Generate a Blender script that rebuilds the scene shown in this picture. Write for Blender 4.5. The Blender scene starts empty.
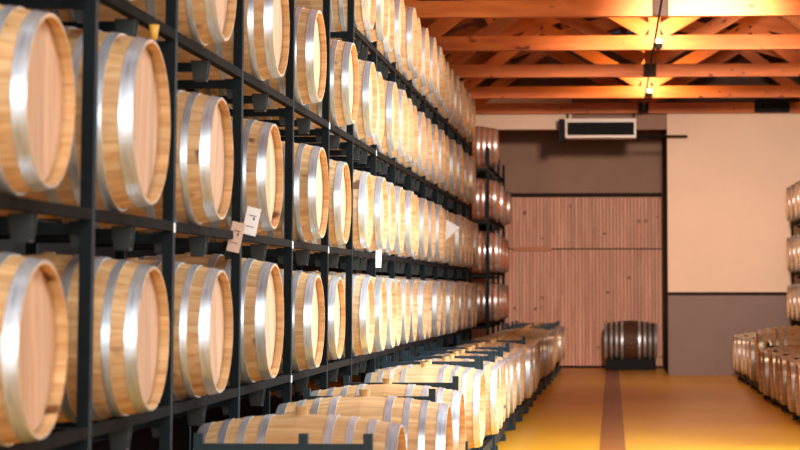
import bpy, bmesh, math, random
from mathutils import Vector, Matrix
random.seed(7)
PI = math.pi
S = bpy.context.scene
C = S.collection

# ------------------------------------------------------------------ camera, world, light, exposure
H_EYE = 1.57
cd = bpy.data.cameras.new('camera'); cam = bpy.data.objects.new('camera', cd); C.objects.link(cam)
cd.sensor_width = 36.0; cd.lens = 90.0
cd.shift_x = -0.1555; cd.shift_y = -0.1173
cam.location = (0, 0, H_EYE)
cam.rotation_euler = (math.radians(90 + 4.57), 0, math.radians(2.5))
cd.clip_end = 200
cd.dof.use_dof = True; cd.dof.focus_distance = 15.0; cd.dof.aperture_fstop = 3.2
S.camera = cam
S.view_settings.view_transform = 'Standard'; S.view_settings.look = 'None'
S.view_settings.gamma = 1.0; S.view_settings.use_curve_mapping = False
S.view_settings.exposure = 0.0

W = bpy.data.worlds.new('world'); S.world = W; W.use_nodes = True
W.node_tree.nodes['Background'].inputs[0].default_value = (0.75, 0.85, 1.0, 1)
W.node_tree.nodes['Background'].inputs[1].default_value = 0.04

def area(name, loc, rot, sx, sy, power, col, spread=180):
    l = bpy.data.lights.new(name, 'AREA'); l.shape = 'RECTANGLE'; l.size = sx; l.size_y = sy
    l.energy = power; l.color = col; l.spread = math.radians(spread)
    o = bpy.data.objects.new(name, l); C.objects.link(o); o.location = loc; o.rotation_euler = rot
    return o
# daylight through the side doorway in the right wall and through the entrance behind the camera
area('side_doorway_daylight', (6.25, 16.5, 2.3), (0, math.radians(90), 0), 3.6, 6.0, 860, (0.76, 0.9, 1.0), 115)
area('entrance_daylight', (1.4, -5.8, 3.3), (math.radians(88), 0, 0), 5.4, 4.0, 1100, (0.9, 0.96, 1.0))
area('skylight_daylight', (1.6, 3.2, 6.0), (0, math.radians(16), 0), 1.6, 6.0, 520, (0.92, 0.97, 1.0))
area('skylight_daylight', (2.2, 15.6, 5.85), (0, math.radians(16), 0), 1.6, 6.0, 680, (0.76, 0.9, 1.0), 125)

# ------------------------------------------------------------------ materials
def srgb(r, g, b):
    f = lambda c: (c/255/12.92) if c/255 <= 0.04045 else ((c/255+0.055)/1.055)**2.4
    return (f(r), f(g), f(b), 1)
def mat(name):
    m = bpy.data.materials.new(name); m.use_nodes = True
    nt = m.node_tree; return m, nt, nt.nodes['Principled BSDF']
def N(nt, t, **kw):
    n = nt.nodes.new(t)
    for k, v in kw.items(): setattr(n, k, v)
    return n
def ramp(nt, pts):
    r = N(nt, 'ShaderNodeValToRGB'); e = r.color_ramp.elements
    while len(e) < len(pts): e.new(0.5)
    for el, (p, c) in zip(e, pts): el.position = p; el.color = c
    return r
def mixc(nt, a, b, fac, mode='MIX'):
    m = N(nt, 'ShaderNodeMix', data_type='RGBA', blend_type=mode)
    for sock, v in ((m.inputs[0], fac), (m.inputs[6], a), (m.inputs[7], b)):
        if hasattr(v, 'is_output'): nt.links.new(v, sock)
        else: sock.default_value = v
    return m.outputs[2]
def wood(name, c1, c2, scale, rough=0.55, rand=0.35, knots=True, bump=0.08, attr=False, spec=0.3):
    m, nt, p = mat(name)
    tc = N(nt, 'ShaderNodeTexCoord'); oi = N(nt, 'ShaderNodeObjectInfo')
    mp = N(nt, 'ShaderNodeMapping'); mp.inputs['Scale'].default_value = scale
    nt.links.new(tc.outputs['Object'], mp.inputs[0])
    off = N(nt, 'ShaderNodeVectorMath', operation='ADD'); sc = N(nt, 'ShaderNodeVectorMath', operation='SCALE')
    cx = N(nt, 'ShaderNodeCombineXYZ')
    for i in range(3): nt.links.new(oi.outputs['Random'], cx.inputs[i])
    nt.links.new(cx.outputs[0], sc.inputs[0]); sc.inputs['Scale'].default_value = 37.0
    nt.links.new(mp.outputs[0], off.inputs[0]); nt.links.new(sc.outputs[0], off.inputs[1])
    n1 = N(nt, 'ShaderNodeTexNoise'); n1.inputs['Scale'].default_value = 1.0; n1.inputs['Detail'].default_value = 5; n1.inputs['Distortion'].default_value = 0.6
    nt.links.new(off.outputs[0], n1.inputs['Vector'])
    r = ramp(nt, [(0.3, c2), (0.68, c1)]); nt.links.new(n1.outputs['Fac'], r.inputs[0])
    col = r.outputs[0]
    # one tone for each piece
    hs = N(nt, 'ShaderNodeHueSaturation')
    mr = N(nt, 'ShaderNodeMapRange'); mr.inputs[3].default_value = 1 - rand*0.6; mr.inputs[4].default_value = 1 + rand*0.35
    if attr:
        at = N(nt, 'ShaderNodeAttribute', attribute_name='tone')
        mx = N(nt, 'ShaderNodeMath', operation='ADD'); nt.links.new(at.outputs['Fac'], mx.inputs[0]); nt.links.new(oi.outputs['Random'], mx.inputs[1])
        hf = N(nt, 'ShaderNodeMath', operation='MULTIPLY'); nt.links.new(mx.outputs[0], hf.inputs[0]); hf.inputs[1].default_value = 0.5
        nt.links.new(hf.outputs[0], mr.inputs[0])
    else:
        nt.links.new(oi.outputs['Random'], mr.inputs[0])
    nt.links.new(mr.outputs[0], hs.inputs['Value']); nt.links.new(col, hs.inputs['Color'])
    col = hs.outputs[0]
    if knots:
        v = N(nt, 'ShaderNodeTexNoise'); v.inputs['Scale'].default_value = 0.55; v.inputs['Detail'].default_value = 1
        m2 = N(nt, 'ShaderNodeMapping'); m2.inputs['Scale'].default_value = (9, 14, 14)
        o2 = N(nt, 'ShaderNodeVectorMath', operation='ADD')
        nt.links.new(tc.outputs['Object'], m2.inputs[0]); nt.links.new(m2.outputs[0], o2.inputs[0]); nt.links.new(sc.outputs[0], o2.inputs[1])
        nt.links.new(o2.outputs[0], v.inputs['Vector'])
        kr = ramp(nt, [(0.71, (0, 0, 0, 1)), (0.78, (1, 1, 1, 1))]); nt.links.new(v.outputs['Fac'], kr.inputs[0])
        col = mixc(nt, col, (c2[0]*0.3, c2[1]*0.22, c2[2]*0.18, 1), kr.outputs[0])
    nt.links.new(col, p.inputs['Base Color'])
    p.inputs['Roughness'].default_value = rough; p.inputs['Specular IOR Level'].default_value = spec
    b = N(nt, 'ShaderNodeBump'); b.inputs['Strength'].default_value = bump; b.inputs['Distance'].default_value = 0.01
    nt.links.new(n1.outputs['Fac'], b.inputs['Height']); nt.links.new(b.outputs[0], p.inputs['Normal'])
    return m
def plain(name, col, rough=0.5, metal=0.0, noise=0.0, nscale=8, bump=0.0, spec=0.5):
    m, nt, p = mat(name)
    p.inputs['Roughness'].default_value = rough; p.inputs['Metallic'].default_value = metal
    p.inputs['Specular IOR Level'].default_value = spec
    tc = N(nt, 'ShaderNodeTexCoord'); n = N(nt, 'ShaderNodeTexNoise'); n.inputs['Scale'].default_value = nscale; n.inputs['Detail'].default_value = 4
    nt.links.new(tc.outputs['Object'], n.inputs['Vector'])
    r = ramp(nt, [(0.25, tuple(c*(1-noise) for c in col[:3])+(1,)), (0.75, tuple(min(1, c*(1+noise)) for c in col[:3])+(1,))])
    nt.links.new(n.outputs['Fac'], r.inputs[0]); nt.links.new(r.outputs[0], p.inputs['Base Color'])
    if bump:
        b = N(nt, 'ShaderNodeBump'); b.inputs['Strength'].default_value = bump; b.inputs['Distance'].default_value = 0.01
        nt.links.new(n.outputs['Fac'], b.inputs['Height']); nt.links.new(b.outputs[0], p.inputs['Normal'])
    return m
def emis(name, col, s):
    m, nt, p = mat(name); p.inputs['Base Color'].default_value = col
    p.inputs['Emission Color'].default_value = col; p.inputs['Emission Strength'].default_value = s; return m

M = {}
M['stave'] = wood('oak_stave', srgb(218, 178, 128), srgb(190, 138, 84), (2.2, 26, 26), rand=0.24)
M['body'] = wood('oak_staves_joined', srgb(216, 180, 136), srgb(190, 142, 94), (2.2, 26, 26), rand=0.26, attr=True)
M['board'] = wood('oak_head_board', srgb(214, 172, 136), srgb(194, 146, 108), (22, 30, 2.2), rand=0.22, knots=False)
M['brown_body'] = wood('old_dark_oak', srgb(180, 112, 70), srgb(140, 80, 46), (2.2, 26, 26), rand=0.35, attr=True)
M['dark_body'] = wood('dark_brown_oak', srgb(104, 70, 48), srgb(76, 48, 32), (2.2, 26, 26), rand=0.3, attr=True)  # darker brown copy of the oak, for the lone barrel
M['bung'] = plain('silicone_bung', srgb(196, 150, 92), 0.6, noise=0.15, nscale=20)
M['truss'] = wood('orange_pine', srgb(214, 120, 50), srgb(186, 92, 32), (1.2, 9, 9), rough=0.5, rand=0.18, bump=0.04)
M['roofboard'] = wood('pine_roof_board', srgb(170, 98, 46), srgb(130, 70, 30), (9, 1.2, 9), rough=0.6, rand=0.3, bump=0.04)
M['slat'] = wood('pink_pine_slat', srgb(240, 186, 160), srgb(218, 156, 130), (10, 10, 1.0), rough=0.65, rand=0.18, bump=0.04)
M['rack'] = plain('dark_teal_black_paint', srgb(15, 23, 26), 0.6, noise=0.25, nscale=14, spec=0.15)
M['beam'] = plain('brown_black_steel', srgb(28, 23, 20), 0.85, noise=0.5, nscale=9, spec=0.06)
M['pocket'] = plain('worn_grey_steel', srgb(36, 38, 34), 0.6, noise=0.3, nscale=12)
M['pallet'] = plain('dark_teal_paint', srgb(26, 42, 48), 0.5, noise=0.25, nscale=14, spec=0.3)
M['white_metal'] = plain('off_white_sheet_metal', srgb(216, 208, 196), 0.4, noise=0.04)
M['dark'] = plain('black_plastic', srgb(14, 16, 17), 0.6, noise=0.1, spec=0.15)
M['cream'] = plain('cream_plaster', srgb(240, 212, 186), 0.75, noise=0.04, nscale=1.5, bump=0.03)
M['dado'] = plain('grey_mauve_paint', srgb(128, 106, 98), 0.6, noise=0.05, nscale=2)
M['panelbrown'] = plain('brown_grey_board', srgb(150, 112, 88), 0.6, noise=0.12, nscale=1.2)
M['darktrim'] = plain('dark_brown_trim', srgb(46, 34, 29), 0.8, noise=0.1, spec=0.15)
M['wallgrey'] = plain('dark_grey_wall', srgb(60, 56, 52), 0.8, noise=0.1, nscale=1)
M['paper'] = plain('white_paper', srgb(232, 228, 222), 0.7, noise=0.03)
M['pink_paper'] = plain('buff_paper', srgb(206, 172, 150), 0.7, noise=0.05)
M['ink'] = plain('black_ink', srgb(40, 36, 36), 0.7)
M['ochre'] = plain('ochre_painted_bar', srgb(190, 112, 48), 0.5, noise=0.1)
M['yellow'] = plain('yellow_plastic', srgb(226, 168, 60), 0.5, noise=0.06)
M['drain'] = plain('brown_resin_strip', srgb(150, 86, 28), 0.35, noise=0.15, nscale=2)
M['bulb'] = emis('lit_lamp_glass', (1.0, 0.72, 0.42, 1), 14)

def steel():
    m, nt, p = mat('galvanized_hoop')
    tc = N(nt, 'ShaderNodeTexCoord'); oi = N(nt, 'ShaderNodeObjectInfo')
    mp = N(nt, 'ShaderNodeMapping'); mp.inputs['Scale'].default_value = (60, 6, 6); nt.links.new(tc.outputs['Object'], mp.inputs[0])
    n = N(nt, 'ShaderNodeTexNoise'); n.inputs['Scale'].default_value = 1.5; n.inputs['Detail'].default_value = 6; nt.links.new(mp.outputs[0], n.inputs['Vector'])
    r = ramp(nt, [(0.3, (0.50, 0.56, 0.61, 1)), (0.7, (0.74, 0.80, 0.85, 1))]); nt.links.new(n.outputs['Fac'], r.inputs[0])
    hs = N(nt, 'ShaderNodeHueSaturation'); mr = N(nt, 'ShaderNodeMapRange'); mr.inputs[3].default_value = 0.72; mr.inputs[4].default_value = 1.1
    nt.links.new(oi.outputs['Random'], mr.inputs[0]); nt.links.new(mr.outputs[0], hs.inputs['Value']); nt.links.new(r.outputs[0], hs.inputs['Color'])
    nt.links.new(hs.outputs[0], p.inputs['Base Color'])
    p.inputs['Metallic'].default_value = 0.68
    r2 = N(nt, 'ShaderNodeMapRange'); r2.inputs[3].default_value = 0.26; r2.inputs[4].default_value = 0.42
    nt.links.new(n.outputs['Fac'], r2.inputs[0]); nt.links.new(r2.outputs[0], p.inputs['Roughness'])
    return m
M['steel'] = steel()
def floor_mat():
    m, nt, p = mat('ochre_resin_floor')
    tc = N(nt, 'ShaderNodeTexCoord')
    n = N(nt, 'ShaderNodeTexNoise'); n.inputs['Scale'].default_value = 0.5; n.inputs['Detail'].default_value = 5
    nt.links.new(tc.outputs['Object'], n.inputs['Vector'])
    r = ramp(nt, [(0.3, srgb(220, 152, 18)), (0.7, srgb(236, 174, 28))]); nt.links.new(n.outputs['Fac'], r.inputs[0])
    nt.links.new(r.outputs[0], p.inputs['Base Color'])
    n2 = N(nt, 'ShaderNodeTexNoise'); n2.inputs['Scale'].default_value = 2.0; nt.links.new(tc.outputs['Object'], n2.inputs['Vector'])
    mr = N(nt, 'ShaderNodeMapRange'); mr.inputs[3].default_value = 0.28; mr.inputs[4].default_value = 0.42
    nt.links.new(n2.outputs['Fac'], mr.inputs[0]); nt.links.new(mr.outputs[0], p.inputs['Roughness'])
    b = N(nt, 'ShaderNodeBump'); b.inputs['Strength'].default_value = 0.05; b.inputs['Distance'].default_value = 0.01
    n3 = N(nt, 'ShaderNodeTexNoise'); n3.inputs['Scale'].default_value = 25.0; nt.links.new(tc.outputs['Object'], n3.inputs['Vector'])
    nt.links.new(n3.outputs['Fac'], b.inputs['Height']); nt.links.new(b.outputs[0], p.inputs['Normal'])
    return m
M['floor'] = floor_mat()

# ------------------------------------------------------------------ mesh helpers
def mesh(name, verts, faces, m, smooth=False, fix=True):
    me = bpy.data.meshes.new(name); me.from_pydata([tuple(v) for v in verts], [], faces)
    if fix:
        bm = bmesh.new(); bm.from_mesh(me); bmesh.ops.recalc_face_normals(bm, faces=bm.faces); bm.to_mesh(me); bm.free()
    me.materials.append(M[m]); me.update()
    if smooth: me.polygons.foreach_set('use_smooth', [True]*len(me.polygons))
    return me
BOXF = [(0, 1, 3, 2), (4, 6, 7, 5), (0, 4, 5, 1), (2, 3, 7, 6), (0, 2, 6, 4), (1, 5, 7, 3)]
def boxvf(x0, x1, y0, y1, z0, z1):
    return [(x, y, z) for x in (x0, x1) for y in (y0, y1) for z in (z0, z1)], BOXF
def join(parts):
    V, F = [], []
    for v, f in parts:
        o = len(V); V += list(v); F += [tuple(i+o for i in q) for q in f]
    return V, F
def boxmesh(name, b, m, bevel=0.0):
    v, f = boxvf(*b); me = mesh(name, v, f, m)
    if bevel:
        bm = bmesh.new(); bm.from_mesh(me); bmesh.ops.bevel(bm, geom=bm.edges[:], offset=bevel, segments=1, affect='EDGES'); bm.to_mesh(me); bm.free()
    return me
def obj(name, me, parent=None, loc=(0, 0, 0), rot=(0, 0, 0), scale=None):
    o = bpy.data.objects.new(name, me); C.objects.link(o)
    o.location = loc; o.rotation_euler = rot
    if scale: o.scale = scale
    if parent: o.parent = parent
    return o
def tag(o, label, cat, group=None):
    o['label'] = label; o['category'] = cat
    if group: o['group'] = group
    return o
def thing(name, label, cat, loc=(0, 0, 0), rz=0, group=None, scale=None):
    return tag(obj(name, None, None, loc, (0, 0, rz), scale), label, cat, group)
def struct(name, b, m, parent=None, bevel=0):
    o = obj(name, boxmesh(name, b, m, bevel), parent)
    if not parent: o['kind'] = 'structure'
    return o
_mc = {}
def sbox(name, sx, sy, sz, m, bevel=0.0):
    k = (name, round(sx, 3), round(sy, 3), round(sz, 3), m)
    if k not in _mc: _mc[k] = boxmesh(name, (-sx/2, sx/2, -sy/2, sy/2, -sz/2, sz/2), m, bevel)
    return _mc[k]
def bar(name, parent, cx, cy, cz, sx, sy, sz, m, rot=(0, 0, 0)):
    return obj(name, sbox(name, sx, sy, sz, m), parent, (cx, cy, cz), rot)
def lathe(prof, n, closed=False, ang0=0, axis='x'):
    V, F = [], []
    k = len(prof)
    for i in range(n):
        a = ang0 + 2*PI*i/n; c, s = math.cos(a), math.sin(a)
        for (t, r) in prof:
            V.append((t, r*c, r*s) if axis == 'x' else (r*c, r*s, t))
    for i in range(n):
        j = (i+1) % n
        for q in range(k if closed else k-1):
            q2 = (q+1) % k
            F.append((i*k+q, i*k+q2, j*k+q2, j*k+q))
    return V, F

# ------------------------------------------------------------------ the barrel
HL, RB, RH = 0.46, 0.360, 0.302      # half length, belly radius, chime radius
def rad(t):
    u = abs(t)/HL; return RB - (RB-RH)*(u**1.9)
TH, NST, REC = 0.027, 28, 0.042
LX = [-HL, -0.43, -0.34, -0.2, 0, 0.2, 0.34, 0.43, HL]
def stave_mesh():
    V, F = [], []
    da = 2*PI/NST*0.985; A = [-da/2, 0, da/2]
    for t in LX:
        r = rad(t)
        for q, a in enumerate(A):
            rr = r - (0.0016 if q != 1 else 0)
            V.append((t, rr*math.sin(a), rr*math.cos(a)))
        ri = r - (0.009 if abs(t) == HL else 0.015)
        for a in (A[2], A[0]): V.append((t, ri*math.sin(a), ri*math.cos(a)))
    n = len(LX)
    for i in range(n-1):
        for q in range(5): F.append((i*5+q, i*5+(q+1) % 5, (i+1)*5+(q+1) % 5, (i+1)*5+q))
    F.append((0, 1, 2, 3, 4)); F.append(tuple((n-1)*5+q for q in range(5)))
    return mesh('stave', V, F, 'stave')
def body_mesh(m='body'):
    prof = [(-HL+REC, rad(HL)-0.016), (-HL, rad(HL)-0.009)] + [(t, rad(t)) for t in LX] + [(HL, rad(HL)-0.009), (HL-REC, rad(HL)-0.016)]
    V, F = lathe(prof, NST*3)
    k = len(prof); V2 = []
    for idx, v in enumerate(V):       # each third row of vertices is a seam between two staves
        i = idx//k
        if i % 3 == 0: V2.append((v[0], v[1]*0.9935, v[2]*0.9935))
        else: V2.append(v)
    me = mesh('staves', V2, F, m, fix=True)
    at = me.attributes.new('tone', 'FLOAT', 'FACE'); rnd = random.Random(3); tones = [rnd.random() for _ in range(NST)]
    per = k-1
    at.data.foreach_set('value', [tones[(fi//per)//3] for fi in range(len(me.polygons))])
    me.polygons.foreach_set('use_smooth', [False]*len(me.polygons))
    return me
HOOPS = [(0.434, 0.049), (0.335, 0.034), (0.245, 0.033), (0.15, 0.038)]
def hoop_mesh(t0, w):
    prof = [(t0+w/2*s, rad(t0+w/2*s)) for s in (-1, 0, 1)]
    out = [(t, r+0.0032) for t, r in prof]; inn = [(t, r-0.004) for t, r in prof[::-1]]
    V, F = lathe(out+inn, 64, closed=True)
    k = 6
    me = mesh('hoop', V, F, 'steel', smooth=True)
    me.set_sharp_from_angle(angle=math.radians(30))
    return me
def head_boards(R=0.2865, n=7, th=0.02):
    out = []
    rnd = random.Random(5)
    cuts = [-R] + [(-R + 2*R*(i+1)/n) + rnd.uniform(-0.01, 0.01) for i in range(n-1)] + [R]
    for i in range(n):
        y0, y1 = cuts[i]+0.0009, cuts[i+1]-0.0009
        ys = [y0 + (y1-y0)*q/4 for q in range(5)]
        pts = [(y, math.sqrt(max(R*R-y*y, 1e-6))) for y in ys]
        poly = pts + [(y, -z) for y, z in reversed(pts)]
        k = len(poly); dx = rnd.uniform(-0.0015, 0.0015)
        V = [(dx, y, z) for y, z in poly] + [(dx-th, y, z) for y, z in poly]
        F = [tuple(range(k)), tuple(range(2*k-1, k-1, -1))] + [(q, (q+1) % k, k+(q+1) % k, k+q) for q in range(k)]
        out.append(mesh('head_board', V, F, 'board'))
    return out
def disc_mesh(name, R, th, m, n=40):
    V, F = [], []
    for x in (0, -th):
        for i in range(n): V.append((x, R*math.cos(2*PI*i/n), R*math.sin(2*PI*i/n)))
    F = [tuple(range(n)), tuple(range(2*n-1, n-1, -1))] + [(i, (i+1) % n, n+(i+1) % n, n+i) for i in range(n)]
    return mesh(name, V, F, m)
ST_ME = stave_mesh(); BODY_ME = body_mesh(); BROWN_ME = body_mesh('brown_body'); DARK_ME = body_mesh('dark_body')
HOOP_ME = {(i, s): hoop_mesh(s*t, w) for i, (t, w) in enumerate(HOOPS) for s in (1, -1)}
BOARDS = head_boards()
HEAD_ME = disc_mesh('head', 0.2875, 0.022, 'board'); BACKING_ME = disc_mesh('head', 0.284, 0.012, 'board')
V, F = lathe([(0, 0.0), (0, 0.026), (0.05, 0.031), (0.05, 0.0)], 12, axis='z')
BUNG_ME = mesh('bung', V, F, 'bung')
nbar = 0
def barrel(xh, y, zc, d=1, s=1.0, near=False, label='', group=None, brown=False, ry=0.0, name='oak_barrel', rz=0.0, proud=False, sx=1.0):
    """a barrel lying along x; xh = x of the head that faces the aisle, d = the way that head faces"""
    global nbar; nbar += 1
    rnd = random.Random(nbar*13+1)
    t = thing(name, label, 'barrel', (xh-d*HL*s*sx, y, zc-RB*s), (0 if d > 0 else PI)+rz, group, (s*sx, s, s))
    c = (0, 0, RB)
    if near:
        a0 = rnd.uniform(0, 1)
        for k in range(NST): obj('stave', ST_ME, t, c, (a0+2*PI*k/NST, 0, 0))
        h = obj('head', BACKING_ME, t, (HL-REC-0.012, 0, RB), (rnd.uniform(-0.25, 0.25), 0, 0))
        for bm_ in BOARDS: obj('head_board', bm_, h, (0.012, 0, 0))
    else:
        obj('staves', DARK_ME if brown == 2 else BROWN_ME if brown else BODY_ME, t, c, (rnd.choice([0, 4, 9, 14, 19])*2*PI/NST, 0, 0))
        obj('head', HEAD_ME, t, (HL-REC, 0, RB), (rnd.uniform(-0.4, 0.4), 0, 0))
    obj('head', HEAD_ME, t, (-HL+REC, 0, RB), (0, 0, PI))
    for key, hm in HOOP_ME.items(): obj('hoop', hm, t, c, (rnd.uniform(-0.1, 0.1), 0, 0))
    obj('bung', BUNG_ME, t, (0, 0, 2*RB-(0.012 if proud else 0.045)))
    return t

# ------------------------------------------------------------------ the setting
XL, XR, YF, YB, YW = -5.3, 6.35, -6.0, 41.3, 37.7
struct('floor', (XL-0.2, XR+0.2, YF-0.2, YB+0.2, -0.2, 0.0), 'floor')
def strip(name, b, label):
    o = struct(name, b, 'drain'); return o
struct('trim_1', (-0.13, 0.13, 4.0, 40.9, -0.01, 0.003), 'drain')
struct('under_rack_shade', (XL, -2.14, YF, 29.8, -0.01, 0.02), 'darktrim')  # dark slab added under the long rack to deepen the shade there
struct('wall_left', (XL-0.2, XL, YF, YB, 0, 5.05), 'wallgrey')
# right wall with the side doorway that lets the daylight in
wr = struct('wall_right', (XR, XR+0.2, YF, 13.5, 0, 5.05), 'wallgrey')
struct('wall_section', (XR, XR+0.2, 19.5, YB, 0, 5.05), 'wallgrey', wr)
struct('lintel', (XR, XR+0.2, 13.5, 19.5, 4.1, 5.05), 'wallgrey', wr)
wf = struct('wall_front', (XL, -1.4, YF-0.2, YF, 0, 6.6), 'wallgrey')
struct('wall_section', (4.2, XR, YF-0.2, YF, 0, 6.6), 'wallgrey', wf)
struct('lintel', (-1.4, 4.2, YF-0.2, YF, 5.4, 6.6), 'wallgrey', wf)
# far wall: recess with the slatted door on the left, cream wall with painted dado on the right
wb = struct('wall_back', (XL, XR, YB, YB+0.2, 0, 6.9), 'panelbrown')
XJ = 1.05
wc = struct('wall_back_right', (XJ, XR, YW, YW+0.25, 1.53, 4.93), 'cream')
struct('dado', (XJ, XR, YW-0.005, YW+0.25, 0, 1.49), 'dado', wc)
struct('dado_rail', (XJ, XR, YW-0.02, YW+0.25, 1.49, 1.55), 'darktrim', wc)
struct('jamb', (XJ-0.004, XJ+0.2, YW+0.25, YB, 0, 4.93), 'darktrim', wc)
struct('top_beam', (XJ-0.4, XR, YW-0.05, YW+0.3, 4.93, 5.13), 'darktrim', wc)
struct('header', (XL, -0.75, YW, YW+0.25, 4.62, 5.3), 'cream', wc)
struct('header', (-0.75, XJ, YW+0.1, YW+0.3, 4.62, 5.3), 'panelbrown', wc)
# slatted timber door in the recess
dr = struct('door_1', (-4.9, XJ-0.02, YB-0.1, YB, 0, 3.55), 'darktrim')
struct('upper_panel', (-4.9, XJ-0.02, YB-0.12, YB, 3.57, 4.9), 'panelbrown', dr)
struct('rail', (-4.9, XJ-0.02, YB-0.16, YB-0.1, 3.50, 3.58), 'darktrim', dr)
SP = 0.0715
sl_lo, sl_hi = sbox('slat', 0.062, 0.03, 2.37, 'slat'), sbox('slat', 0.062, 0.03, 1.05, 'slat')
x = XJ - 0.06
while x > -3.0:
    obj('slat', sl_lo, dr, (x, YB-0.113, 0.05+1.185)); obj('slat', sl_hi, dr, (x, YB-0.113, 2.445+0.525)); x -= SP
bar('latch_bar', dr, -1.63, YB-0.16, 2.43, 0.78, 0.05, 0.085, 'ochre')

# ------------------------------------------------------------------ roof and trusses
XC, HS, ZC, RISE = 0.6, 5.75, 5.0, 0.285       # centre line, half span, height of the tie beams, slope
PEAK = HS*RISE
TY = [17.4, 20.8, 24.2, 27.6, 31.1, 34.5, 38.0 - 0.45]
def plank(name, parent, p0, p1, w, th, m='truss'):
    """a square-cut timber in the xz plane from p0 to p1"""
    (x0, z0), (x1, z1) = p0, p1
    L = math.hypot(x1-x0, z1-z0); a = math.atan2(z1-z0, x1-x0)
    return obj(name, sbox(name, L, th, w, m), parent, ((x0+x1)/2, 0, (z0+z1)/2), (0, -a, 0))
for i, y in enumerate(TY):
    lab = ('orange pine roof truss with the air unit hanging under its tie beam' if i == 6 else 'orange pine roof truss with a small glowing lamp on its tie beam' if y in (20.8, 27.6, 34.5)
           else 'orange pine roof truss with a dark plate as shadow mid tie beam and no lamp')
    t = thing('roof_truss', lab, 'truss', (0, y, 0), 0, 'pine trusses under the roof')
    plank('tie_beam', t, (XC-HS, ZC), (XC+HS, ZC), 0.2, 0.12)
    for s in (-1, 1):
        X = lambda d: XC+s*d
        plank('rafter', t, (X(HS+0.0), ZC+0.17), (X(0.0), ZC+PEAK+0.15), 0.26, 0.12)
        d1 = 1.78; z1 = PEAK-RISE*d1
        plank('strut', t, (X(0.10), ZC+0.16), (X(d1), ZC+z1), 0.21, 0.10)
        plank('strut', t, (X(3.15), ZC+0.1), (X(d1+0.06), ZC+z1), 0.2, 0.09)
        plank('strut', t, (X(3.25), ZC+0.1), (X(3.95), ZC+PEAK-RISE*3.95+0.1), 0.15, 0.09)
    plank('king_post', t, (XC, ZC+0.1), (XC, ZC+PEAK+0.1), 0.16, 0.12)
    bar('shadow_plate', t, XC, -0.066, ZC, 0.2, 0.012, 0.2, 'darktrim') if i % 2 == 0 else None  # dark plate standing in for the shadow at mid tie beam
ce = obj('ceiling', None); ce['kind'] = 'structure'
ang = math.atan(RISE); SLEN = HS/math.cos(ang)+0.15
NB = 24; bw = SLEN/NB
bm_board = sbox('roof_board', bw-0.008, YB-YF, 0.03, 'roofboard')
pur = sbox('purlin', 0.1, YB-YF, 0.16, 'truss')
for s in (-1, 1):
    for k in range(NB):
        d = (k+0.5)*bw; dx = d*math.cos(ang); dz = d*math.sin(ang)
        obj('roof_board', bm_board, ce, (XC+s*dx, (YB+YF)/2, ZC+0.47+PEAK-dz), (0, s*ang, 0))
    for d in (0.35, 1.5, 2.7, 3.9, 5.1):
        obj('purlin', pur, ce, (XC+s*d, (YB+YF)/2, ZC+0.375+PEAK-RISE*d), (0, s*ang, 0))

for n_, (xs, ys) in enumerate(((2.2, 15.6), (1.6, 3.2))):
    sk = obj('window_%d' % (n_+1), None); sk['kind'] = 'structure'
    zz = lambda x: ZC+0.47+PEAK-RISE*(x-XC)-0.1
    for yy in (ys-3.1, ys+3.1):
        obj('frame', sbox('frame', 1.9, 0.08, 0.08, 'white_metal'), sk, (xs, yy, zz(xs)), (0, ang, 0))
    for xx in (xs-0.9, xs+0.9):
        obj('frame', sbox('frame', 0.08, 6.2, 0.08, 'white_metal'), sk, (xx, ys, zz(xx)), (0, ang, 0))

# conduit and lamps under the trusses
def tube(name, pts, r, m, n=8):
    cu = bpy.data.curves.new(name, 'CURVE'); cu.dimensions = '3D'; cu.bevel_depth = r; cu.bevel_resolution = 2
    sp = cu.splines.new('POLY'); sp.points.add(len(pts)-1)
    for p, q in zip(sp.points, pts): p.co = (*q, 1)
    o = bpy.data.objects.new('tmp', cu); C.objects.link(o)
    dg = bpy.context.evaluated_depsgraph_get(); me = bpy.data.meshes.new_from_object(o.evaluated_get(dg))
    bpy.data.objects.remove(o); bpy.data.curves.remove(cu)
    me.name = name; me.materials.clear(); me.materials.append(M[m]); return me
tag(obj('cable_conduit', tube('cable_conduit', [(XC-0.02, 10, ZC-0.115), (XC-0.02, 37.2, ZC-0.115)], 0.014, 'dark')), 'thin black conduit running along the hall under the truss tie beams', 'conduit')
def lamp(y, power, label):
    t = thing('truss_lamp', label, 'lamp', (XC+0.05, y-0.17, ZC-0.1), 0, 'lamps on the tie beams')
    V, F = lathe([(0, 0.0), (0.0, 0.04), (0.05, 0.06), (0.075, 0.06), (0.075, 0.0)], 16, axis='z'); obj('lamp_housing', mesh('lamp_housing', V, F, 'dark'), t)
    V, F = lathe([(0.076, 0.0), (0.078, 0.05), (0.11, 0.045), (0.13, 0.02), (0.135, 0.0)], 16, axis='z'); obj('lamp_glass', mesh('lamp_glass', V, F, 'bulb', smooth=True), t)
    obj('bracket', boxmesh('bracket', (-0.02, 0.02, 0, 0.115, 0.0, 0.03), 'dark'), t)
    l = bpy.data.lights.new('truss_lamp_light', 'POINT'); l.energy = power; l.color = (1.0, 0.66, 0.36); l.shadow_soft_size = 0.1
    lo = bpy.data.objects.new('truss_lamp_light', l); C.objects.link(lo); lo.parent = t; lo.location = (0, -0.5, 0.28)
LAMPLAB = 'small warm glowing lamp on a tie beam under the roof ridge'
for y in (20.8, 27.6, 34.5): lamp(y, 130, LAMPLAB)
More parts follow.
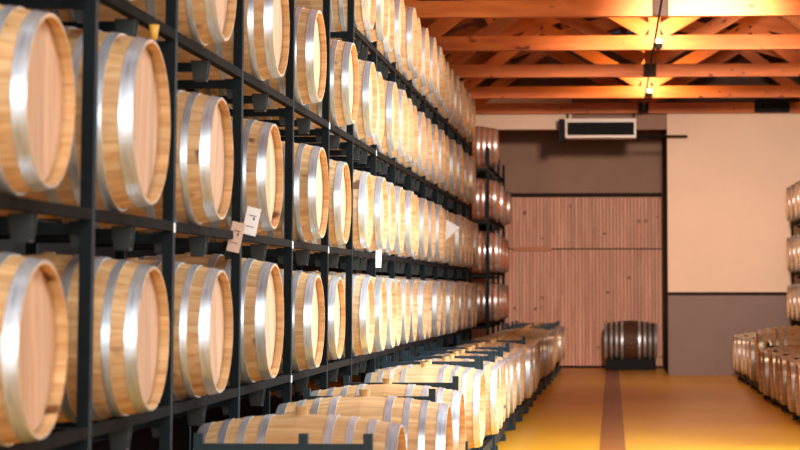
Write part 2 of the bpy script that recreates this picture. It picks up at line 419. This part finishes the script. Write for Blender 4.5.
# unseen flood light, added under an earlier tie beam to brighten the far wall
t = thing('added_flood_light', 'unseen black flood light added under the tie beam to brighten the far wall', 'lamp', (XC+0.5, 20.95, ZC-0.1))
bar('yoke', t, 0, 0, -0.03, 0.04, 0.04, 0.06, 'dark'); bar('housing', t, 0, 0.0, -0.12, 0.3, 0.12, 0.2, 'dark'); bar('lens', t, 0, 0.062, -0.12, 0.26, 0.004, 0.16, 'bulb')
l = bpy.data.lights.new('added_flood_beam', 'SPOT'); l.energy = 7200; l.color = (1.0, 0.76, 0.62); l.spot_size = math.radians(44); l.spot_blend = 0.9; l.shadow_soft_size = 0.35
lo = bpy.data.objects.new('added_flood_beam', l); C.objects.link(lo); lo.parent = t; lo.location = (0, 0.1, -0.12); lo.rotation_euler = (math.radians(86), 0, 0)

# fan heater under the last truss
t = thing('fan_coil_unit', 'white framed air unit with dark grille hanging above the slatted door', 'air unit', (-0.2, 37.1, 4.41))
obj('casing', boxmesh('casing', (-0.66, 0.66, 0.02, 0.45, 0, 0.36), 'white_metal', 0.01), t)
for b in ((-0.66, 0.66, 0, 0.03, 0.0, 0.05), (-0.66, 0.66, 0, 0.03, 0.29, 0.36), (-0.66, -0.62, 0, 0.03, 0.05, 0.29), (0.62, 0.66, 0, 0.03, 0.05, 0.29)):
    obj('frame', boxmesh('frame', b, 'white_metal'), t)
obj('grille', boxmesh('grille', (-0.62, 0.62, 0.014, 0.022, 0.05, 0.29), 'dark'), t)
for k in range(8): bar('louvre', t, 0, 0.012, 0.07+k*0.03, 1.24, 0.012, 0.008, 'dark', (0.5, 0, 0))
obj('bracket', boxmesh('bracket', (-0.78, -0.68, 0.05, 0.4, -0.06, 0.36), 'dark'), t)
for xx in (-0.62, 0.62): bar('hanger_rod', t, xx, 0.42, 0.44, 0.03, 0.03, 0.18, 'dark')
tag(obj('wall_pipe', tube('wall_pipe', [(0.5, 37.4, 4.46), (1.42, 37.4, 4.46)], 0.02, 'dark')), 'thin dark horizontal pipe beside the air unit', 'pipe')
t = thing('spotlight_bar', 'black box with three spotlights fixed to the last tie beam', 'spotlight', (3.0, 37.312, 4.9))
obj('housing', boxmesh('housing', (-0.32, 0.32, 0, 0.18, 0, 0.24), 'dark', 0.015), t)
V, F = lathe([(0, 0.0), (0, 0.06), (-0.03, 0.07), (-0.03, 0.055), (-0.01, 0.0)], 14, axis='z')
sme = mesh('spotlight_head', V, F, 'white_metal')
for xx in (-0.16, 0.06, 0.22): obj('spotlight_head', sme, t, (xx, 0.0, 0.12), (PI/2, 0, 0), (0.7, 0.7, 0.7))

# ------------------------------------------------------------------ long barrel rack on the left
ZBEAM = {'D': 0.105, 'C': 0.996, 'B': 1.868, 'A': 2.770, 'Z': 3.665}
ZCEN = {'D': 0.47, 'C': 1.37, 'B': 2.232, 'A': 3.14, 'Z': 4.035}
for k in ZCEN: ZBEAM[k] = ZCEN[k]-0.334-0.03       # barrels rest on the beams
XP, XQ = -2.09, -2.74
def bracket_mesh():
    # tapered pocket under a beam: two tapered plates across the shelf joined by a floor
    w0, w1, h, t, dp = 0.095, 0.066, 0.105, 0.006, 0.03
    parts = []
    q8 = [(0, 1, 2, 3), (7, 6, 5, 4), (0, 4, 5, 1), (1, 5, 6, 2), (2, 6, 7, 3), (3, 7, 4, 0)]
    for ya in (-dp, dp-t):
        a = [(0, 0), (-w0, 0), (-w0+(w0-w1)/2, -h), (-(w0-w1)/2, -h)]
        parts.append(([(x, ya, z) for x, z in a]+[(x, ya+t, z) for x, z in a], q8))
    parts.append(boxvf(-(w0+w1)/2, -(w0-w1)/2, -dp, dp, -h, -h+t))
    V, F = join(parts); return mesh('pocket', V, F, 'pocket')
POCK = bracket_mesh()
def rack(name, label, posts, levels, xp, xq, ztop, detail=True):
    t = thing(name, label, 'barrel rack', ((xp+xq)/2, posts[0], 0))
    ox, oy = (xp+xq)/2, posts[0]
    d = 1 if xp > xq else -1
    for y in posts:
        for xx in (xp, xq):
            zt = ztop if y > 15 else ztop-0.22
            bar('post', t, xx-ox, y-oy, zt/2, 0.05, 0.05, zt, 'rack')
    for lv in levels:
        z = ZBEAM[lv]
        for y0, y1 in zip(posts[:-1], posts[1:]):
            if lv == 'Z' and y0 < 15: continue
            for xx in (xp, xq):
                # angle beam: one flat flange and one upright web
                bar('beam', t, xx-ox, (y0+y1)/2-oy, z+0.007, 0.045, y1-y0-0.052, 0.046, 'beam')
            near = y0 < 15
            for q in ((0.5,) if near else (0.5,)):
                bar('joist', t, 0, y0+(y1-y0)*q-oy, z-0.05, abs(xp-xq), 0.045, 0.045, 'rack')
            bar('joist', t, 0, y0-oy, z-0.05, abs(xp-xq)-0.052, 0.045, 0.045, 'rack')
            if detail:
                for q in ((0.03, 0.5) if near else (0.03, 0.36, 0.68)):
                    obj('pocket', POCK, t, (xp+d*0.012-ox, y0+(y1-y0)*q-oy, z-0.017), (0, 0, 0 if d > 0 else PI))
            # low stop bar at the back of each shelf
        for y0, y1 in zip(posts[:-1], posts[1:]):
            if lv == 'Z' and y0 < 15: continue
            bar('stop_bar', t, xq-ox, (y0+y1)/2-oy, z+0.28, 0.03, y1-y0-0.052, 0.04, 'rack')
    return t
P1 = [1.8, 3.32, 4.85, 6.38, 7.90, 9.37, 11.08, 12.88, 14.52, 15.88, 17.45, 19.0, 20.55, 22.1, 23.65, 25.2, 26.75, 28.3, 29.55]  # the nearest bays are unseen, added to keep daylight out of the open end
rk = rack('barrel_rack', 'long black steel shelving of stacked barrels along the aisle, five shelves high', P1, 'DCBAZ', XP, XQ, 3.98)
P2 = [33.75, 35.3, 36.85, 38.6]
rack('barrel_rack', 'short black steel rack with barrels beside the slatted door', P2, 'DCBAZ', XP, XQ, 4.0, detail=False)
PR = [31.8, 33.4, 35.1, 36.9]
rack('barrel_rack', 'black steel barrel rack standing against the cream wall with grey dado', PR, 'DCBA', 3.31, 3.96, 3.1, detail=False)

SHELF = {'C': 'second shelf', 'B': 'third shelf', 'A': 'fourth shelf', 'Z': 'top shelf', 'D': 'bottom shelf'}
# barrels standing alone in their bays (y, head x, size, label)
solo = {
 'C': [(6.83, -1.95, 1.0, 'pale oak barrel on the second shelf below the orange tan-headed barrel'),
       (8.48, -1.95, 1.0, 'oak barrel with knotted staves right below the oversized barrel, second shelf'),
       (9.97, -1.95, 1.0, 'oak barrel with pale head below and beside the buff paper tag, second shelf'),
       (11.55, -1.95, 1.08, 'oversized oak barrel below the white paper tags, second shelf of the long rack'),
       (13.27, -1.95, 1.0, 'oak barrel with a broad shiny end hoop, second shelf above the pallet racks'),
       (15.0, -2.04, 1.0, 'oak barrel pushed deeper into its bay than its neighbours, second shelf')],
 'B': [(6.87, -1.95, 1.0, 'orange oak barrel with a plain tan head beside the largest barrel, third shelf'),
       (8.40, -1.95, 1.15, 'largest oak barrel of the long rack, bulging on the third shelf'),
       (9.93, -1.95, 1.0, 'oak barrel with a dark knot, third shelf left of the buff paper tag'),
       (11.5, -1.95, 1.0, 'oak barrel behind the white paper tag on the third shelf'),
       (13.42, -1.95, 1.0, 'oak barrel with whitish weathered hoops, third shelf of the long rack'),
       (15.0, -2.0, 1.0, 'pale oak barrel with bright hoops set back a little, third shelf')],
 'A': [(8.4, -1.95, 1.0, 'oak barrel over the oversized barrel, fourth shelf of the long rack'),
       (9.97, -1.95, 1.0, 'orange oak barrel over the knotted barrel, fourth shelf of the long rack'),
       (11.68, -1.95, 1.0, 'oak barrel with a rosy head above the white paper tag, fourth shelf'),
       (13.26, -1.95, 1.0, 'brown oak barrel with one broad shiny hoop, fourth shelf beside the black post'),
       (15.02, -1.95, 1.0, 'pale brown oak barrel between two posts, fourth shelf of the long rack')],
}
for lv, L in solo.items():
    for (y, xh, s, lab) in L:
        barrel(xh, y, ZCEN[lv]+RB*(s-1), 1, s, near=(y < 15.5 and lv != 'D'), label=lab,
               group='barrels low in the long rack' if lv == 'D' else None)
for lv in 'CBA':  # unseen barrels added to block daylight entering the rack's open end
    for y in (2.4, 3.95, 5.45) + ((6.9,) if lv == 'A' else ()):
        barrel(-1.95, y, ZCEN[lv], 1, 1.0, label='unseen oak barrel added in the end bays of the long rack, before the orange tan-headed barrel', group='unseen barrels added in the end bays of the long rack')
for lv in 'CBAZ':
    for y0, y1 in zip(P1[9:-1], P1[10:]):
        w = y1-y0
        ys = [y0+0.41, y0+1.15] if w > 1.4 else [y0+0.42]
        for y in ys:
            barrel(-1.95+random.uniform(-0.035, 0.03), y+random.uniform(-0.02, 0.02), ZCEN[lv], 1, 1.0,
                   label='oak barrel packed in pairs on the %s of the long rack' % SHELF[lv], group='paired barrels, %s of the long rack' % SHELF[lv])
for lv in 'DCBAZ':
    for y0 in P2[:-1]:
        for dy in (0.43, 1.17):
            if lv == 'Z' and y0 + dy > 34.6: continue
            if lv == 'D': continue
            barrel(-1.95+random.uniform(-0.03, 0.03), y0+dy, ZCEN[lv], 1, 1.0, brown=True,
                   label='brown oak barrel on the %s of the short rack by the door' % SHELF[lv], group='barrels on the short rack, %s' % SHELF[lv])
for lv in 'CBA':
    for y0 in PR[:-1]:
        for dy in (0.43, 1.22):
            barrel(3.17, y0+dy, ZCEN[lv], -1, 1.0, label='oak barrel on the %s of the rack against the cream wall' % SHELF[lv], group='barrels on the rack by the cream wall, %s' % SHELF[lv])

# ------------------------------------------------------------------ floor pallets of barrels
def pallet(xh, y0, y1, d, zr, label, group, mid=False, up=0.685, tall=(-1, 1)):
    """low steel barrel rack: two carrying rails, feet, corner posts and end bars; xh = aisle edge, zr = rail top"""
    t = thing('pallet_rack', label, 'barrel rack', (xh-d*0.5, (y0+y1)/2, 0), 0 if d > 0 else PI, group)
    L = y1-y0; 
    for xx in (0.36, -0.30):
        bar('rail', t, xx, 0, zr-0.03, 0.05, L, 0.06, 'pallet')
    for e in (-1, 1):
        ye = e*(L/2-0.025); ztop = zr+(up if e in tall else 0.1)
        for xx in (0.42, -0.42):
            bar('post', t, xx, ye, ztop/2, 0.045, 0.045, ztop, 'pallet')
            bar('foot', t, xx, ye, 0.03, 0.1, 0.1, 0.06, 'pallet')
        if e in tall: bar('end_bar', t, 0, ye, ztop-0.075, 0.80, 0.035, 0.05, 'pallet')
        bar('base_bar', t, 0, ye, zr-0.085, 0.80, 0.05, 0.05, 'pallet')
        if mid: bar('middle_post', t, 0.1, ye, ztop-0.075, 0.045, 0.04, 0.15, 'pallet')
    bar('kick_bar', t, 0.42, 0, 0.10, 0.04, L-0.1, 0.09, 'pallet')
    return t
ZR = 0.235
ZR2 = ZR; FLZ = ZR+0.334
fl = [(-1.12, 9.86, 11.35, 0.635, (-1,), (-1.10, 10.5, 'tan oak barrel with a pale bung, in the pallet rack with middle posts')),
      (-1.12, 11.8, 13.42, 0.685, (1,), (-1.00, 12.35, 'reddish oak barrel with dull grey hoops sticking out of its pallet rack')),
      (-1.12, 13.46, 15.42, 0.685, (1,), (-1.04, 13.95, 'pale oak barrel alone in a pallet rack with an empty place beside it'))]
for xh, y0, y1, up, tall, (xb, yb, lab) in fl:
    pallet(xh, y0, y1, 1, ZR, 'low black steel pallet rack holding one barrel', 'pallet racks holding one barrel', mid=(y0 < 10), up=up, tall=tall)
    barrel(xb, yb, FLZ, 1, 1.0, near=True, label=lab, proud=True, sx=1.14)
y = 16.58; k = 0
while y < 39.4:
    xh = -1.09 + 0.006*(y-16.5) + random.uniform(-0.02, 0.02)
    pallet(xh-0.03, y, y+1.5, 1, ZR, 'low black steel pallet rack with two barrels, in the row before the long rack', 'pallet racks in the row before the long rack', up=0.75, tall=(1,) if k == 0 else (-1, 1) if k < 4 or y > 34.5 else (1,) if k == 5 else ())
    for dy in (0.39, 1.11):
        if k == 0 and dy < 0.5: lab, g = 'whitish oak barrel, first of the closely packed row of pallet racks', None
        else: lab, g = 'oak barrel in the closely packed row of pallet racks before the long rack', 'barrels in the packed row before the long rack'
        barrel(xh+random.uniform(-0.03, 0.03), y+dy, FLZ, 1, 1.0, label=lab, group=g, proud=True, sx=1.06)
    y += 1.565; k += 1
# right-hand row
y = 20.2
while y < 35.5:
    big = 28.6 < y < 30.5
    zr = 0.09 if y < 28.5 else 0.16
    xh = 2.16 + random.uniform(-0.02, 0.02)
    pallet(xh+0.03, y, y+1.5, -1, zr, 'low black steel pallet rack in the row before the grey dado', 'pallet racks in the row before the grey dado', up=0.66)
    if big:
        barrel(xh, y+0.75, zr+0.334*1.28, -1, 1.28, label='big oak cask bulging above the other barrels before the grey dado')
    else:
        for dy in (0.39, 1.11):
            barrel(xh+random.uniform(-0.03, 0.03), y+dy, zr+0.334, -1, 1.0, label='oak barrel in the row of pallet racks before the grey dado', group='barrels in the row before the grey dado')
    y += 1.565

# ------------------------------------------------------------------ lone barrel at the slatted door
t = thing('barrel_stand', 'low black cradle under the dark barrel at the slatted door', 'stand', (0.37, 40.4, 0))
for xx in (-0.3, 0.3):
    bar('cradle_beam', t, xx, 0, 0.13, 0.08, 0.6, 0.08, 'dark')
    for yy in (-0.25, 0.25):
        bar('leg', t, xx, yy, 0.045, 0.08, 0.08, 0.09, 'dark')
        bar('wedge', t, xx, yy*0.9, 0.2, 0.07, 0.1, 0.07, 'dark', (0.6 if yy > 0 else -0.6, 0, 0))
bar('front_board', t, 0, -0.31, 0.11, 1.0, 0.02, 0.2, 'dark')
barrel(0.37+HL*1.15, 40.4, 0.17+0.345*1.15, 1, 1.15, brown=2, label='dark brown barrel lying alone in front of the slatted door')

# ------------------------------------------------------------------ tags and stickers
def papertag(y, z, x, w, h, tilt, m, label, marks=True):
    t = thing('paper_tag', label, 'paper tag', (x, y, z), 0)
    b = obj('sheet', boxmesh('sheet', (-0.001, 0.001, -w/2, w/2, -h, 0), m), t, (0, 0, 0), (tilt, 0.05, -1.0))
    if marks:
        for (yy, zz, ww, hh) in ((0.0, -0.3*h, 0.5*w, 0.005), (0.12*w, -0.4*h, 0.12*w, 0.016), (-0.05*w, -0.7*h, 0.55*w, 0.004)):
            obj('ink_mark', boxmesh('ink_mark', (0.0012, 0.002, yy-ww/2, yy+ww/2, zz-hh/2, zz+hh/2), 'ink'), b)
    return t
papertag(10.88, 1.945, -2.04, 0.075, 0.165, -0.2, 'pink_paper', 'buff paper tag hanging crooked on a black rack post')
papertag(11.13, 2.035, -2.0, 0.085, 0.155, -0.2, 'paper', 'white paper tag with black writing hung beside the buff one')
papertag(17.5, 1.93, -2.05, 0.07, 0.155, 0.0, 'paper', 'plain white tag hanging straight from a rack beam', False)
for (py_, pz) in ((9.37, ZBEAM['B']), (12.88, ZBEAM['B']), (14.52, ZBEAM['B']), (12.88, ZBEAM['C']), (14.52, ZBEAM['A']), (17.45, ZBEAM['A'])):
    s = bar('sticker', rk, XP+0.0275-(XP+XQ)/2, py_-P1[0], pz, 0.002, 0.036, 0.045, 'paper')
# folded white sheet like an arrow on the third shelf
V = [(0, 0, 0.14), (0, 0, -0.14), (0.185, 0, 0.03), (0, 0.004, 0.14), (0, 0.004, -0.14), (0.185, 0.004, 0.03)]
o = obj('paper_sign', mesh('paper_sign', V, [(0, 1, 2), (5, 4, 3), (0, 3, 4, 1), (1, 4, 5, 2), (2, 5, 3, 0)], 'paper'), None, (-2.01, 24.0, 2.30))
tag(o, 'white triangular paper sign hung before the third-shelf barrels', 'paper sign')
V, F = lathe([(0, 0.0), (0, 0.022), (0.10, 0.036), (0.10, 0.03), (0.01, 0.0)], 14, axis='z')
tag(obj('plastic_cup', mesh('plastic_cup', V, F, 'yellow', smooth=True), None, (-2.04, 8.79, 2.69), (0, 0, 0), (0.65, 0.65, 0.65)), 'small yellow tapered cup hanging under a rack beam', 'cup')
